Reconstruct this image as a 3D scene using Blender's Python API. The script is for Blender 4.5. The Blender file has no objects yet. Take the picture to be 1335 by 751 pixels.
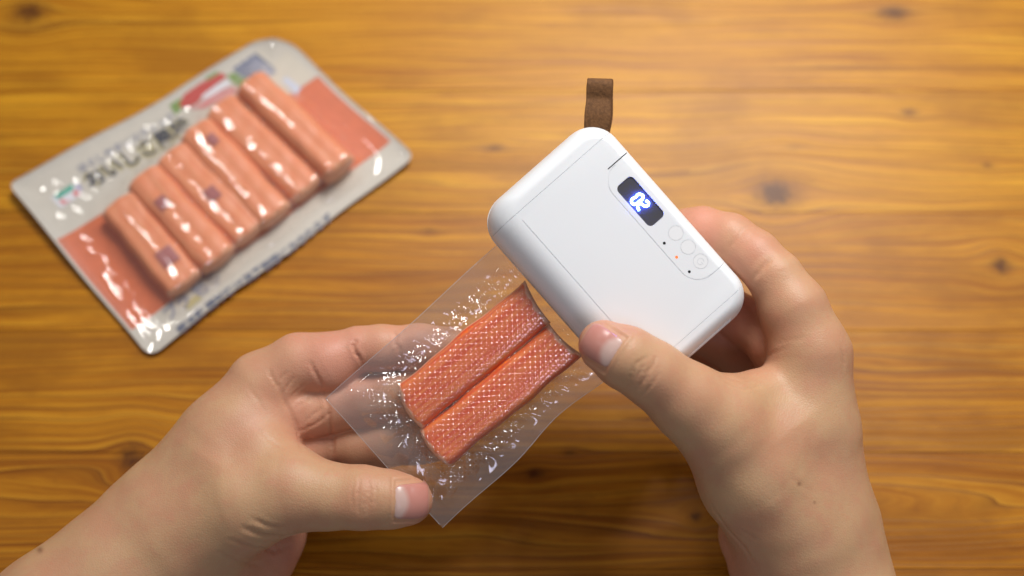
import bpy, bmesh, math, random
import numpy as np
from mathutils import Vector, Matrix

random.seed(4); np.random.seed(4)
S = bpy.context.scene
COL = S.collection
MM = 0.001

# ------------------------------------------------------------------ camera
TILT = math.radians(22.0)
D0 = 0.470                                   # camera to the focus plane (metres)
AIM = Vector((0.0, 0.0, 0.100))              # the objects are held 10 cm above the table
cam_d = bpy.data.cameras.new('camera')
cam = bpy.data.objects.new('camera', cam_d); COL.objects.link(cam)
cam_d.lens = 45.0; cam_d.sensor_width = 36.0; cam_d.sensor_fit = 'HORIZONTAL'
cam_d.clip_start = 0.01; cam_d.clip_end = 50.0
CM = Matrix.Translation(AIM + Vector((0, -math.sin(TILT), math.cos(TILT))) * D0) @ Matrix.Rotation(TILT, 4, 'X')
cam.matrix_world = CM
cam_d.dof.use_dof = True
cam_d.dof.focus_distance = 0.471
cam_d.dof.aperture_fstop = 3.7
cam_d.dof.aperture_blades = 0
S.camera = cam

# ------------------------------------------------------------------ room light
w = bpy.data.worlds.new('World'); S.world = w; w.use_nodes = True
bg = w.node_tree.nodes['Background']
bg.inputs['Color'].default_value = (0.95, 0.97, 1.0, 1); bg.inputs['Strength'].default_value = 0.20

def area(name, loc, aim, size, power, color=(1, 1, 1), shape='DISK', size_y=None):
    d = bpy.data.lights.new(name, 'AREA'); d.shape = shape; d.size = size
    if size_y: d.size_y = size_y
    d.energy = power; d.color = color
    o = bpy.data.objects.new(name, d); COL.objects.link(o)
    o.location = loc
    o.rotation_euler = (Vector(aim) - Vector(loc)).to_track_quat('-Z', 'Y').to_euler()
    return o
pl_ = area('ceiling_panel_light', (0.20, 0.56, 0.80), (0.08, 0.125, 0.05), 0.42, 2.85, (1.0, 0.985, 0.96), 'RECTANGLE', 0.30)
pl_.data.spread = math.radians(88)
for lx, ly_, lp in ((0.30, 0.62, 1.1), (0.46, 0.66, 1.1), (-0.62, 0.60, 0.6), (-0.70, -0.10, 0.7)):
    area('overhead_glint_light', (lx, ly_, 1.35), (0, 0, 0), 0.075, lp, (1.0, 0.97, 0.93))  # the last two lamps of the list are added for more sparkle
area('lavender_reflection_light', (0.37, -0.88, 1.15), (0, 0, 0), 0.16, 1.4, (0.82, 0.79, 1.0), 'RECTANGLE', 0.40)  # added light behind the camera, gives the bag its lavender reflection

S.view_settings.view_transform = 'Standard'
S.view_settings.look = 'None'
S.view_settings.exposure = 0.0
S.view_settings.gamma = 1.0
S.view_settings.use_curve_mapping = False
S.render.engine = 'CYCLES'
S.cycles.use_denoising = True
S.cycles.transparent_max_bounces = 24
S.cycles.max_bounces = 7
S.cycles.sample_clamp_indirect = 6.0
S.cycles.caustics_reflective = False
S.cycles.caustics_refractive = False

# ------------------------------------------------------------------ helpers
K = 36.0 / 45.0 / 1335.0                      # photo pixel -> tangent
CAMLOC = CM.translation.copy()

def cp(px, py, z):
    """photo pixel + millimetres in front of the focus plane -> camera-frame millimetres (x, y, z)"""
    d = D0 * 1000 - z
    return np.array([(px - 667.5) * K * d, -(py - 375.5) * K * d, z])

def cw(p):
    """camera-frame millimetres -> world metres"""
    return CM @ Vector((p[0] * MM, p[1] * MM, (p[2] - D0 * 1000) * MM))

def pxmm(z): return 1.0 / (K * (D0 * 1000 - z))

def T(px, py, z=0.0):
    """photo pixel -> point on the horizontal plane at height z"""
    p = CM @ Vector(((px - 667.5) * K, -(py - 375.5) * K, -1.0))
    r = p - CAMLOC
    return CAMLOC + r * ((z - CAMLOC.z) / r.z)

def frame(px, py, z, ang):
    """matrix of a frame facing the camera, its x axis turned by ang; units millimetres"""
    c = cp(px, py, z)
    return CM @ Matrix.Translation((c[0] * MM, c[1] * MM, (c[2] - D0 * 1000) * MM)) @ Matrix.Rotation(ang, 4, 'Z')

def mesh_obj(name, V, F, mat, parent=None, smooth=True, scale=1.0, matrix=None):
    m = bpy.data.meshes.new(name)
    V = np.asarray(V, dtype=np.float64) * scale
    m.from_pydata(V.tolist(), [], F if isinstance(F, list) else F.tolist())
    m.update()
    if mat is not None: m.materials.append(mat)
    if smooth: m.polygons.foreach_set('use_smooth', [True] * len(m.polygons))
    o = bpy.data.objects.new(name, m); COL.objects.link(o)
    if parent is not None: o.parent = parent
    if matrix is not None:
        if parent is not None: o.matrix_local = matrix
        else: o.matrix_world = matrix
    return o

def fast_mesh(name, V, Q, mat, parent=None):
    m = bpy.data.meshes.new(name)
    m.vertices.add(len(V)); m.vertices.foreach_set('co', np.asarray(V, np.float32).ravel())
    n = len(Q); k = Q.shape[1]
    m.loops.add(n * k); m.loops.foreach_set('vertex_index', Q.astype(np.int32).ravel())
    m.polygons.add(n)
    m.polygons.foreach_set('loop_start', np.arange(0, n * k, k, dtype=np.int32))
    m.polygons.foreach_set('use_smooth', np.ones(n, bool))
    m.update(calc_edges=True); m.validate()
    if mat is not None: m.materials.append(mat)
    o = bpy.data.objects.new(name, m); COL.objects.link(o)
    if parent is not None: o.parent = parent
    return o

def attr(o, name, vals):
    a = o.data.attributes.new(name, 'FLOAT', 'POINT')
    a.data.foreach_set('value', np.asarray(vals, np.float32))

def empty(name, matrix=None, loc=None):
    o = bpy.data.objects.new(name, None); COL.objects.link(o)
    o.empty_display_size = 0.01
    if matrix is not None: o.matrix_world = matrix
    if loc is not None: o.location = loc
    return o

def tag(o, label=None, cat=None, group=None, kind=None):
    if label: o['label'] = label
    if cat: o['category'] = cat
    if group: o['group'] = group
    if kind: o['kind'] = kind
    return o

def grid_faces(nu, nv):
    i = np.arange(nu - 1)[:, None] * nv + np.arange(nv - 1)[None, :]
    return np.stack([i, i + nv, i + nv + 1, i + 1], -1).reshape(-1, 4)

# ------------------------------------------------------------------ materials
def material(name):
    m = bpy.data.materials.new(name); m.use_nodes = True
    nt = m.node_tree
    return m, nt, nt.nodes['Principled BSDF'], nt.nodes['Material Output']

class NB:
    """small node builder"""
    def __init__(s, nt): s.nt = nt
    def n(s, t, **kw):
        x = s.nt.nodes.new(t)
        for k, v in kw.items(): setattr(x, k, v)
        return x
    def put(s, sock, v):
        if isinstance(v, bpy.types.NodeSocket): s.nt.links.new(v, sock)
        elif v is not None: sock.default_value = v
    def math(s, op, a, b=None, c=None, clamp=False):
        x = s.n('ShaderNodeMath', operation=op); x.use_clamp = clamp
        for i, v in enumerate((a, b, c)):
            if v is not None: s.put(x.inputs[i], v)
        return x.outputs[0]
    def mix(s, f, a, b, mode='MIX'):
        x = s.n('ShaderNodeMix', data_type='RGBA', blend_type=mode)
        s.put(x.inputs[0], f); s.put(x.inputs[6], a); s.put(x.inputs[7], b)
        return x.outputs[2]
    def noise(s, vec, scale, detail=3, rough=0.5, dist=0.0):
        x = s.n('ShaderNodeTexNoise'); s.put(x.inputs['Vector'], vec)
        x.inputs['Scale'].default_value = scale; x.inputs['Detail'].default_value = detail
        x.inputs['Roughness'].default_value = rough; x.inputs['Distortion'].default_value = dist
        return x.outputs[0]
    def ramp(s, f, stops):
        x = s.n('ShaderNodeValToRGB'); s.put(x.inputs[0], f)
        e = x.color_ramp.elements
        while len(e) < len(stops): e.new(0.5)
        for q, (p, c) in zip(e, stops):
            q.position = p; q.color = (c if len(c) == 4 else (*c, 1))
        return x.outputs[0]
    def rng(s, v, a, b, c, d):
        x = s.n('ShaderNodeMapRange'); x.interpolation_type = 'SMOOTHSTEP'
        s.put(x.inputs[0], v)
        for i, k in enumerate((a, b, c, d)): x.inputs[i + 1].default_value = k
        return x.outputs[0]
    def scale3(s, vec, sc, off=None):
        x = s.n('ShaderNodeVectorMath', operation='MULTIPLY'); s.put(x.inputs[0], vec); x.inputs[1].default_value = sc
        r = x.outputs[0]
        if off is not None:
            y = s.n('ShaderNodeVectorMath', operation='ADD'); s.put(y.inputs[0], r); s.put(y.inputs[1], off); r = y.outputs[0]
        return r
    def attr(s, name):
        x = s.n('ShaderNodeAttribute', attribute_name=name); return x.outputs['Fac']
    def bump(s, h, strength, dist):
        x = s.n('ShaderNodeBump'); x.inputs['Strength'].default_value = strength; x.inputs['Distance'].default_value = dist
        s.put(x.inputs['Height'], h); return x.outputs[0]

# ---- varnished pine, with the knots where the boards have them
KNOTS = [  # px, py, radius along / across (mm), strength
    (1165, 17, 9, 5.0, 0.95), (1012, 253, 11, 8.5, 0.95), (1186, 147, 4.5, 2.5, 0.7), (1305, 346, 5, 4.5, 1.0),
    (38, 16, 10, 8, 0.95), (172, 597, 6, 6.5, 1.0), (697, 617, 4.0, 2.5, 0.95), (742, 590, 4.0, 1.6, 0.6),
    (907, 673, 2.6, 2.2, 1.0), (645, 192, 5, 2, 0.7), (1288, 215, 3.5, 2.0, 0.6), (1035, 192, 6, 1.5, 0.4), (560, 300, 3, 1.5, 0.35)]
CATH = [  # px, py, half length, half width (mm), push: flat-sawn arches
    (960, 668, 70, 13, 0.75), (1230, 655, 45, 12, 0.7), (1010, 178, 75, 7, 0.6), (620, 715, 50, 10, 0.6), (470, 690, 45, 12, 0.5),
    (60, 640, 60, 12, 0.5), (600, 235, 60, 9, 0.5), (1180, 470, 80, 12, 0.5)]

def wood_material():
    m, nt, P, out = material('varnished_pine')
    b = NB(nt)
    g = b.n('ShaderNodeNewGeometry'); sep = b.n('ShaderNodeSeparateXYZ'); nt.links.new(g.outputs['Position'], sep.inputs[0])
    x = b.math('MULTIPLY', sep.outputs[0], 100.0); y = b.math('MULTIPLY', sep.outputs[1], 100.0)   # centimetres
    oi = b.n('ShaderNodeObjectInfo')
    off = b.math('MULTIPLY', oi.outputs['Random'], 37.0)
    cb = b.n('ShaderNodeCombineXYZ'); nt.links.new(x, cb.inputs[0]); nt.links.new(y, cb.inputs[1]); nt.links.new(off, cb.inputs[2])
    pos = cb.outputs[0]
    warp = None; dark = None; halo = None
    def blob(kx, ky, sx, sy):
        dx = b.math('MULTIPLY', b.math('SUBTRACT', x, kx), 1.0 / sx)
        dyr = b.math('SUBTRACT', y, ky)
        dy = b.math('MULTIPLY', dyr, 1.0 / sy)
        r2 = b.math('MULTIPLY_ADD', dx, dx, b.math('MULTIPLY', dy, dy))
        return dyr, r2
    def acc(a, v): return v if a is None else b.math('ADD', a, v)
    for (px, py, a, c, st) in KNOTS:
        k = T(px, py) * 100
        dyr, r2 = blob(k.x, k.y, a * 0.1, c * 0.1)
        e = b.math('EXPONENT', b.math('MULTIPLY', r2, -0.22))
        warp = acc(warp, b.math('MULTIPLY', b.math('MULTIPLY', dyr, e), 0.85))
        nz = b.noise(pos, 3.0, 2)
        core = b.math('EXPONENT', b.math('MULTIPLY', b.math('MULTIPLY_ADD', nz, 1.6, b.math('SUBTRACT', r2, 0.8)), -1.5))
        dark = acc(dark, b.math('MULTIPLY', b.math('MINIMUM', core, 1.0), st))
        halo = acc(halo, b.math('MULTIPLY', e, st * 0.5))
    for (px, py, a, c, st) in CATH:
        k = T(px, py) * 100
        dyr, r2 = blob(k.x, k.y, a * 0.1, c * 0.1)
        e = b.math('EXPONENT', b.math('MULTIPLY', r2, -0.7))
        warp = acc(warp, b.math('MULTIPLY', b.math('MULTIPLY', dyr, e), st))
    n1 = b.noise(b.scale3(pos, (0.055, 0.28, 1.0)), 1.0, 2)
    v = b.math('SUBTRACT', b.math('MULTIPLY_ADD', n1, 1.8, y), warp)
    cv = b.n('ShaderNodeCombineXYZ'); nt.links.new(b.math('MULTIPLY', x, 0.018), cv.inputs[0]); nt.links.new(v, cv.inputs[1]); nt.links.new(off, cv.inputs[2])
    broad = b.noise(cv.outputs[0], 0.75, 3, 0.55)
    fine = b.noise(cv.outputs[0], 5.5, 4, 0.65)
    cf = b.n('ShaderNodeCombineXYZ'); nt.links.new(b.math('MULTIPLY', x, 0.25), cf.inputs[0]); nt.links.new(b.math('MULTIPLY', v, 3.0), cf.inputs[1]); nt.links.new(off, cf.inputs[2])
    pore = b.noise(cf.outputs[0], 5.0, 3, 0.6)
    # growth rings: pale early wood running into a thin dark late-wood line
    ringv = b.math('FRACT', b.math('MULTIPLY_ADD', broad, 4.0, b.math('MULTIPLY', v, 2.4)))
    late = b.math('POWER', ringv, 7.0)
    early = b.math('POWER', b.math('SUBTRACT', 1.0, ringv), 9.0)
    cloud = b.noise(b.scale3(pos, (0.16, 0.30, 1.0)), 1.0, 4, 0.6)
    f = b.math('MULTIPLY_ADD', fine, 0.72, b.math('MULTIPLY', broad, 0.26))
    base = b.ramp(f, [(0.30, (0.26, 0.084, 0.004)), (0.43, (0.40, 0.150, 0.007)), (0.53, (0.54, 0.235, 0.012)), (0.72, (0.72, 0.375, 0.030))])
    base = b.mix(b.math('MULTIPLY', late, 0.85), base, (0.17, 0.052, 0.003, 1))
    base = b.mix(b.math('MULTIPLY', early, 0.42), base, (0.74, 0.42, 0.05, 1))
    base = b.mix(b.rng(cloud, 0.44, 0.68, 0.0, 0.50), base, (0.27, 0.10, 0.006, 1))
    base = b.mix(b.math('MULTIPLY', b.rng(pore, 0.5, 0.75, 0.0, 1.0), 0.25), base, (0.18, 0.066, 0.009, 1))
    base = b.mix(b.math('MULTIPLY', halo, 0.42, clamp=True), base, (0.24, 0.082, 0.012, 1))
    base = b.mix(b.math('MINIMUM', dark, 0.93), base, (0.095, 0.030, 0.007, 1))
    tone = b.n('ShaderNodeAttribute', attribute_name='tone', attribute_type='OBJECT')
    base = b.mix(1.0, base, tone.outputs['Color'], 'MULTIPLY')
    nt.links.new(base, P.inputs['Base Color'])
    nt.links.new(b.math('MULTIPLY_ADD', fine, 0.14, 0.34), P.inputs['Roughness'])
    P.inputs['Specular IOR Level'].default_value = 0.20
    h = b.math('MULTIPLY_ADD', late, -0.5, b.math('MULTIPLY', fine, 0.6))
    nt.links.new(b.bump(h, 0.25, 0.0006), P.inputs['Normal'])
    return m

def plain(name, col, rough=0.5, spec=0.5, sss=0.0, coat=0.0, noise=0.0, nscale=300, bump=0.0):
    m, nt, P, out = material(name); b = NB(nt)
    tc = b.n('ShaderNodeTexCoord')
    nz = b.noise(tc.outputs['Object'], nscale, 4, 0.6)
    c2 = tuple(c * (1 - noise) for c in col)
    nt.links.new(b.mix(b.rng(nz, 0.35, 0.65, 0, 1), (*col, 1), (*c2, 1)), P.inputs['Base Color'])
    P.inputs['Roughness'].default_value = rough; P.inputs['Specular IOR Level'].default_value = spec
    if sss: P.inputs['Subsurface Weight'].default_value = sss; P.inputs['Subsurface Radius'].default_value = (0.002, 0.001, 0.0007); P.inputs['Subsurface Scale'].default_value = 1.0
    if coat: P.inputs['Coat Weight'].default_value = coat; P.inputs['Coat Roughness'].default_value = 0.1
    if bump: nt.links.new(b.bump(nz, bump, 0.0004), P.inputs['Normal'])
    return m

def emit(name, col, strength):
    m, nt, P, out = material(name)
    P.inputs['Base Color'].default_value = (0.02, 0.02, 0.02, 1)
    P.inputs['Emission Color'].default_value = (*col, 1); P.inputs['Emission Strength'].default_value = strength
    return m

def film(name, haze, gloss_add, rough, tint=(0.985, 0.985, 0.99), mul=1.4, wr=None, wscale=60):
    m, nt, P, out = material(name); b = NB(nt); nt.nodes.remove(P)
    gg = b.n('ShaderNodeNewGeometry'); dt = b.n('ShaderNodeVectorMath', operation='DOT_PRODUCT')
    nt.links.new(gg.outputs['Normal'], dt.inputs[0]); nt.links.new(gg.outputs['Incoming'], dt.inputs[1])
    fres = b.math('MULTIPLY_ADD', b.math('POWER', b.math('SUBTRACT', 1.0, b.math('ABSOLUTE', dt.outputs['Value']), clamp=True), 5.0), 0.96, 0.04)
    tr = b.n('ShaderNodeBsdfTransparent'); tr.inputs[0].default_value = (*tint, 1)
    df = b.n('ShaderNodeBsdfDiffuse'); df.inputs[0].default_value = (0.80, 0.80, 0.82, 1)
    tl = b.n('ShaderNodeBsdfTranslucent'); tl.inputs[0].default_value = (0.80, 0.80, 0.82, 1)
    gl = b.n('ShaderNodeBsdfGlossy'); gl.inputs['Roughness'].default_value = rough; gl.inputs[0].default_value = (1, 1, 1, 1)
    hz = b.n('ShaderNodeMixShader'); hz.inputs[0].default_value = 0.5
    nt.links.new(df.outputs[0], hz.inputs[1]); nt.links.new(tl.outputs[0], hz.inputs[2])
    m1 = b.n('ShaderNodeMixShader')
    a = b.n('ShaderNodeAttribute', attribute_name='haze')
    nt.links.new(b.math('ADD', a.outputs['Fac'], haze), m1.inputs[0])
    nt.links.new(tr.outputs[0], m1.inputs[1]); nt.links.new(hz.outputs[0], m1.inputs[2])
    m2 = b.n('ShaderNodeMixShader')
    nt.links.new(b.math('MULTIPLY_ADD', fres, mul, gloss_add, clamp=True), m2.inputs[0])
    nt.links.new(m1.outputs[0], m2.inputs[1]); nt.links.new(gl.outputs[0], m2.inputs[2])
    if wr:
        tc = b.n('ShaderNodeTexCoord')
        bp = b.bump(b.noise(tc.outputs['Object'], wscale, 4, 0.6, 0.6), wr, 0.002)
        nt.links.new(bp, gl.inputs['Normal'])
    nt.links.new(m2.outputs[0], out.inputs[0])
    return m

def skin_material():
    m, nt, P, out = material('skin'); b = NB(nt)
    tc = b.n('ShaderNodeTexCoord'); o = tc.outputs['Object']
    big = b.noise(o, 55, 4, 0.6); mid = b.noise(o, 190, 4, 0.65); fine = b.noise(o, 900, 3, 0.6)
    base = b.mix(b.rng(big, 0.35, 0.66, 0, 1), (0.515, 0.305, 0.165, 1), (0.500, 0.255, 0.145, 1))
    base = b.mix(b.math('MULTIPLY', b.attr('pink'), 0.9, clamp=True), base, (0.575, 0.245, 0.170, 1))
    base = b.mix(b.rng(mid, 0.52, 0.75, 0, 0.35), base, (0.54, 0.235, 0.145, 1))
    base = b.mix(b.rng(mid, 0.48, 0.25, 0, 0.25), base, (0.47, 0.285, 0.165, 1))
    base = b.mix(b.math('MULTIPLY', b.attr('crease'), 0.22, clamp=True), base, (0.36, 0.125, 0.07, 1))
    base = b.mix(b.math('MULTIPLY', b.attr('mole'), 0.8, clamp=True), base, (0.20, 0.085, 0.045, 1))
    nt.links.new(base, P.inputs['Base Color'])
    P.inputs['Roughness'].default_value = 0.47; P.inputs['Specular IOR Level'].default_value = 0.38
    P.inputs['Subsurface Weight'].default_value = 0.22
    P.inputs['Subsurface Radius'].default_value = (0.0032, 0.0013, 0.0008); P.inputs['Subsurface Scale'].default_value = 1.0
    vo = b.n('ShaderNodeTexVoronoi', feature='DISTANCE_TO_EDGE'); nt.links.new(o, vo.inputs['Vector']); vo.inputs['Scale'].default_value = 1050
    vh = b.rng(vo.outputs['Distance'], 0.0, 0.22, 0.0, 1.0)
    h = b.math('MULTIPLY_ADD', vh, 0.45, b.math('MULTIPLY_ADD', mid, 1.2, b.math('MULTIPLY', fine, 0.5)))
    nt.links.new(b.bump(h, 0.25, 0.00035), P.inputs['Normal'])
    return m

def nail_material():
    m, nt, P, out = material('nail'); b = NB(nt)
    c = b.mix(b.attr('lunula'), (0.50, 0.215, 0.172, 1), (0.57, 0.385, 0.335, 1))
    c = b.mix(b.attr('free_edge'), c, (0.56, 0.30, 0.22, 1))
    nt.links.new(c, P.inputs['Base Color'])
    P.inputs['Roughness'].default_value = 0.30; P.inputs['Subsurface Weight'].default_value = 0.15
    P.inputs['Subsurface Radius'].default_value = (0.002, 0.001, 0.0008); P.inputs['Subsurface Scale'].default_value = 1.0
    return m

def stick_material(name, paint, pale, streak):
    m, nt, P, out = material(name); b = NB(nt)
    tc = b.n('ShaderNodeTexCoord'); o = tc.outputs['Object']
    n1 = b.noise(b.scale3(o, (40, 750, 750)), 1.0, 4, 0.65)
    n2 = b.noise(b.scale3(o, (260, 700, 700)), 1.0, 3, 0.6)
    c = b.mix(b.rng(n1, 0.38, 0.66, 0, 1), (*paint, 1), (*streak, 1))
    c = b.mix(b.rng(n2, 0.58, 0.85, 0, 0.22), c, (*pale, 1))
    c = b.mix(b.math('MULTIPLY_ADD', b.rng(n2, 0.3, 0.7, -0.3, 0.3), b.attr('pale'), b.attr('pale'), clamp=True), c, (*pale, 1))
    nt.links.new(c, P.inputs['Base Color'])
    P.inputs['Roughness'].default_value = 0.38
    P.inputs['Subsurface Weight'].default_value = 0.12; P.inputs['Subsurface Radius'].default_value = (0.003, 0.001, 0.0006); P.inputs['Subsurface Scale'].default_value = 1.0
    nt.links.new(b.bump(b.math('ADD', n1, b.math('MULTIPLY', n2, 0.4)), 0.5, 0.0006), P.inputs['Normal'])
    return m

WOOD = wood_material()
SKIN = skin_material(); NAIL = nail_material()
WHITE = plain('white_plastic', (0.81, 0.82, 0.84), 0.36, 0.45, 0.05, 0, 0.015, 4000, 0.04)
BUTTON = plain('white_button', (0.83, 0.83, 0.84), 0.30, 0.45)
SCREEN = plain('dark_display', (0.065, 0.062, 0.064), 0.35, 0.4)
BLACK = plain('black_plastic', (0.004, 0.004, 0.004), 0.5, 0.2)
ICON = plain('button_icon_print', (0.70, 0.71, 0.73), 0.45, 0.4)
DIGIT = emit('blue_digit_light', (0.06, 0.12, 1.0), 110.0)
ORANGE = emit('orange_indicator_light', (1.0, 0.16, 0.02), 1.6)
STRAP = plain('brown_strap', (0.165, 0.073, 0.026), 0.75, 0.25, 0, 0, 0.35, 900, 0.5)
BAGFILM = film('embossed_film', 0.008, 0.075, 0.08, mul=0.55)
PACKFILM = film('pack_film', 0.085, 0.03, 0.06, mul=0.9)
STICK = stick_material('crab_stick_meat', (0.74, 0.085, 0.010), (0.86, 0.48, 0.30), (0.84, 0.205, 0.034))
PACKSTICK = stick_material('wrapped_crab_stick', (0.74, 0.215, 0.080), (0.80, 0.41, 0.24), (0.76, 0.275, 0.115))
CREAM = plain('cream_print', (0.62, 0.555, 0.45), 0.5, 0.4, 0, 0, 0.05, 200)
GREY_SHEET = plain('pale_grey_print', (0.60, 0.545, 0.46), 0.45, 0.4, 0, 0, 0.04, 200)
CORAL = plain('coral_print', (0.66, 0.140, 0.040), 0.45, 0.4, 0, 0, 0.10, 250)
INK = plain('dark_ink', (0.035, 0.032, 0.045), 0.5)
GOLD = plain('gold_ink', (0.50, 0.42, 0.20), 0.5)
NAVY = plain('navy_ink', (0.06, 0.075, 0.15), 0.5)
GREYINK = plain('grey_ink', (0.26, 0.26, 0.33), 0.5)
RED = plain('red_ink', (0.50, 0.035, 0.02), 0.5)
PINKINK = plain('pink_ink', (0.62, 0.25, 0.24), 0.5)
LEAF = plain('green_ink', (0.17, 0.27, 0.05), 0.5)
TEAL = plain('teal_ink', (0.06, 0.38, 0.27), 0.5)
VIOLET = plain('violet_ink', (0.36, 0.34, 0.55), 0.5)
ROSE = plain('rose_ink', (0.70, 0.13, 0.11), 0.5)
PALEBLUE = plain('pale_blue_ink', (0.52, 0.58, 0.70), 0.5)
LOGOWHITE = plain('white_ink', (0.72, 0.70, 0.73), 0.5)
MARK = plain('purple_wrap_mark', (0.34, 0.085, 0.075), 0.5)

# ------------------------------------------------------------------ tabletop
table = empty('tabletop', loc=(0, 0, 0)); tag(table, 'glossy golden brown pine tabletop of wide boards', kind='structure')
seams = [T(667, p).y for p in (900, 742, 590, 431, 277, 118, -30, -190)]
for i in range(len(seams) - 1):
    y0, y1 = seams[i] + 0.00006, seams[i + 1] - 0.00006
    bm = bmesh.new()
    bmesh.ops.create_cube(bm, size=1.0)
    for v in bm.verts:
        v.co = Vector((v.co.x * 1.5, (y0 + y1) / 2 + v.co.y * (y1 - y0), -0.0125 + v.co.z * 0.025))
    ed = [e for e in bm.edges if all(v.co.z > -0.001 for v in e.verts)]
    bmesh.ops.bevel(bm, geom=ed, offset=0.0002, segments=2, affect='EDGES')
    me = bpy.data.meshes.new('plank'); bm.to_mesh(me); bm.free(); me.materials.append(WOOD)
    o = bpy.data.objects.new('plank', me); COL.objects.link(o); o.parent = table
    o['tone'] = ((0.72, 0.62, 0.46), (0.74, 0.64, 0.48), (0.78, 0.69, 0.50), (0.84, 0.76, 0.52), (0.96, 0.95, 0.62), (0.94, 0.91, 0.60), (0.92, 0.88, 0.58))[i]   # colour factor of this board, darker towards the near edge

# ------------------------------------------------------------------ sealer
DANG = math.radians(-48.65)
DEV_Z = 8.0
DM = frame(806.0, 336.7, DEV_Z, DANG)
sc_dev = pxmm(DEV_Z)
def dl(px, py):
    """photo pixel -> device-local millimetres"""
    c = cp(px, py, DEV_Z) - cp(806.0, 336.7, DEV_Z)
    ca, sa = math.cos(-DANG), math.sin(-DANG)
    return (c[0] * ca - c[1] * sa, c[0] * sa + c[1] * ca)

def rrect(x0, x1, y0, y1, r, n=10, ns=6):
    pts = []
    cs = [(x1 - r, y1 - r, 0), (x0 + r, y1 - r, 90), (x0 + r, y0 + r, 180), (x1 - r, y0 + r, 270)]
    for k, (cx, cy, a0) in enumerate(cs):
        for i in range(n + 1):
            a = math.radians(a0 + 90.0 * i / n)
            pts.append((cx + r * math.cos(a), cy + r * math.sin(a)))
        nx, ny, na = cs[(k + 1) % 4]
        a = math.radians(na); e = (nx + r * math.cos(a), ny + r * math.sin(a)); s = pts[-1]
        for i in range(1, ns):
            t = i / ns; pts.append((s[0] + (e[0] - s[0]) * t, s[1] + (e[1] - s[1]) * t))
    return np.array(pts)

HX, HY = 45.3, 29.3
outer = rrect(-HX, HX, -HY, HY, 11.5)
inner = rrect(-HX + 6.2, HX - 6.2, -HY + 12.0, HY - 4.6, 6.5)
def loft(rings):
    n = len(rings[0]); V = np.concatenate(rings); F = []
    for j in range(len(rings) - 1):
        for i in range(n):
            F.append([j * n + i, j * n + (i + 1) % n, (j + 1) * n + (i + 1) % n, (j + 1) * n + i])
    F.append(list(range((len(rings) - 1) * n, len(rings) * n)))
    F.append(list(range(n))[::-1])
    return V, F
def ring(e, z, grow=0.0):
    p = outer * (1 - e) + inner * e
    if grow:
        p = p * (1 + grow / 40.0)
    return np.column_stack([p, np.full(len(p), z)])
up = [ring(0.0, -16.0), ring(0.0, -12.0)]
for i in range(1, 15):
    t = i / 14 * math.pi / 2
    up.append(ring(1 - math.cos(t), -12.0 + 12.0 * math.sin(t)))
up[-1][:, 2] = 0.0
lo = []
for i in range(13, -1, -1):
    t = i / 13 * math.pi / 2
    e = (1 - math.cos(t)) * 0.75
    lo.append(ring(e, -24.0 - 8.0 * math.sin(t), 0.35))
lo.append(ring(0.0, -17.0, 0.35))

def bm_from(V, F):
    bm = bmesh.new(); vs = [bm.verts.new(v) for v in V]
    for f in F: bm.faces.new([vs[i] for i in f])
    bmesh.ops.recalc_face_normals(bm, faces=bm.faces)
    return bm

def bm_obj(name, bm, mat, parent, angle=28.0):
    bmesh.ops.scale(bm, vec=(MM, MM, MM), verts=bm.verts)
    for f in bm.faces: f.smooth = True
    for e in bm.edges:
        if len(e.link_faces) == 2 and e.calc_face_angle(0) > math.radians(angle): e.smooth = False
    me = bpy.data.meshes.new(name); bm.to_mesh(me); bm.free(); me.materials.append(mat)
    o = bpy.data.objects.new(name, me); COL.objects.link(o); o.parent = parent
    return o

def slice_x(bm, x0, x1):
    for xx, nrm in ((x0, (-1, 0, 0)), (x1, (1, 0, 0))):
        if xx is None: continue
        r = bmesh.ops.bisect_plane(bm, geom=bm.verts[:] + bm.edges[:] + bm.faces[:], plane_co=(xx, 0, 0), plane_no=nrm, clear_outer=True)
        ed = [e for e in r['geom_cut'] if isinstance(e, bmesh.types.BMEdge)]
        bmesh.ops.holes_fill(bm, edges=[e for e in bm.edges if e.is_boundary])
    bmesh.ops.recalc_face_normals(bm, faces=bm.faces)
    # soften the parting line
    ed = [e for e in bm.edges if any(abs(e.verts[0].co.x - xx) < 1e-4 and abs(e.verts[1].co.x - xx) < 1e-4 for xx in (x0, x1) if xx is not None)]
    bmesh.ops.bevel(bm, geom=ed, offset=0.06, segments=1, affect='EDGES')
    return bm

sealer = empty('vacuum_sealer', matrix=DM)
tag(sealer, 'white handheld vacuum sealer with small lit display, held in the right hand', 'vacuum sealer')
SX0, SX1 = (655 - 786) / 3.612, (921 - 786) / 3.612
Vu, Fu = loft(up)
body = bm_obj('body', slice_x(bm_from(Vu, Fu), SX0 + 0.05, SX1 - 0.05), WHITE, sealer)
bm_obj('end_cap', slice_x(bm_from(Vu, Fu), None, SX0 - 0.05), WHITE, sealer)
cap2 = bm_obj('end_cap', slice_x(bm_from(Vu, Fu), SX1 + 0.05, None), WHITE, sealer)
Vi, Fi = loft([r * np.array([0.992, 0.988, 1.0]) - np.array([0, 0, 0.28]) for r in up])
inner = bm_obj('seam_filler', bm_from(Vi, Fi), WHITE, sealer)  # added hull just under the surface, keeps the seams grey instead of black
Vl, Fl = loft(lo)
bm_obj('lower_shell', bm_from(Vl, Fl), WHITE, sealer)

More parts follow.
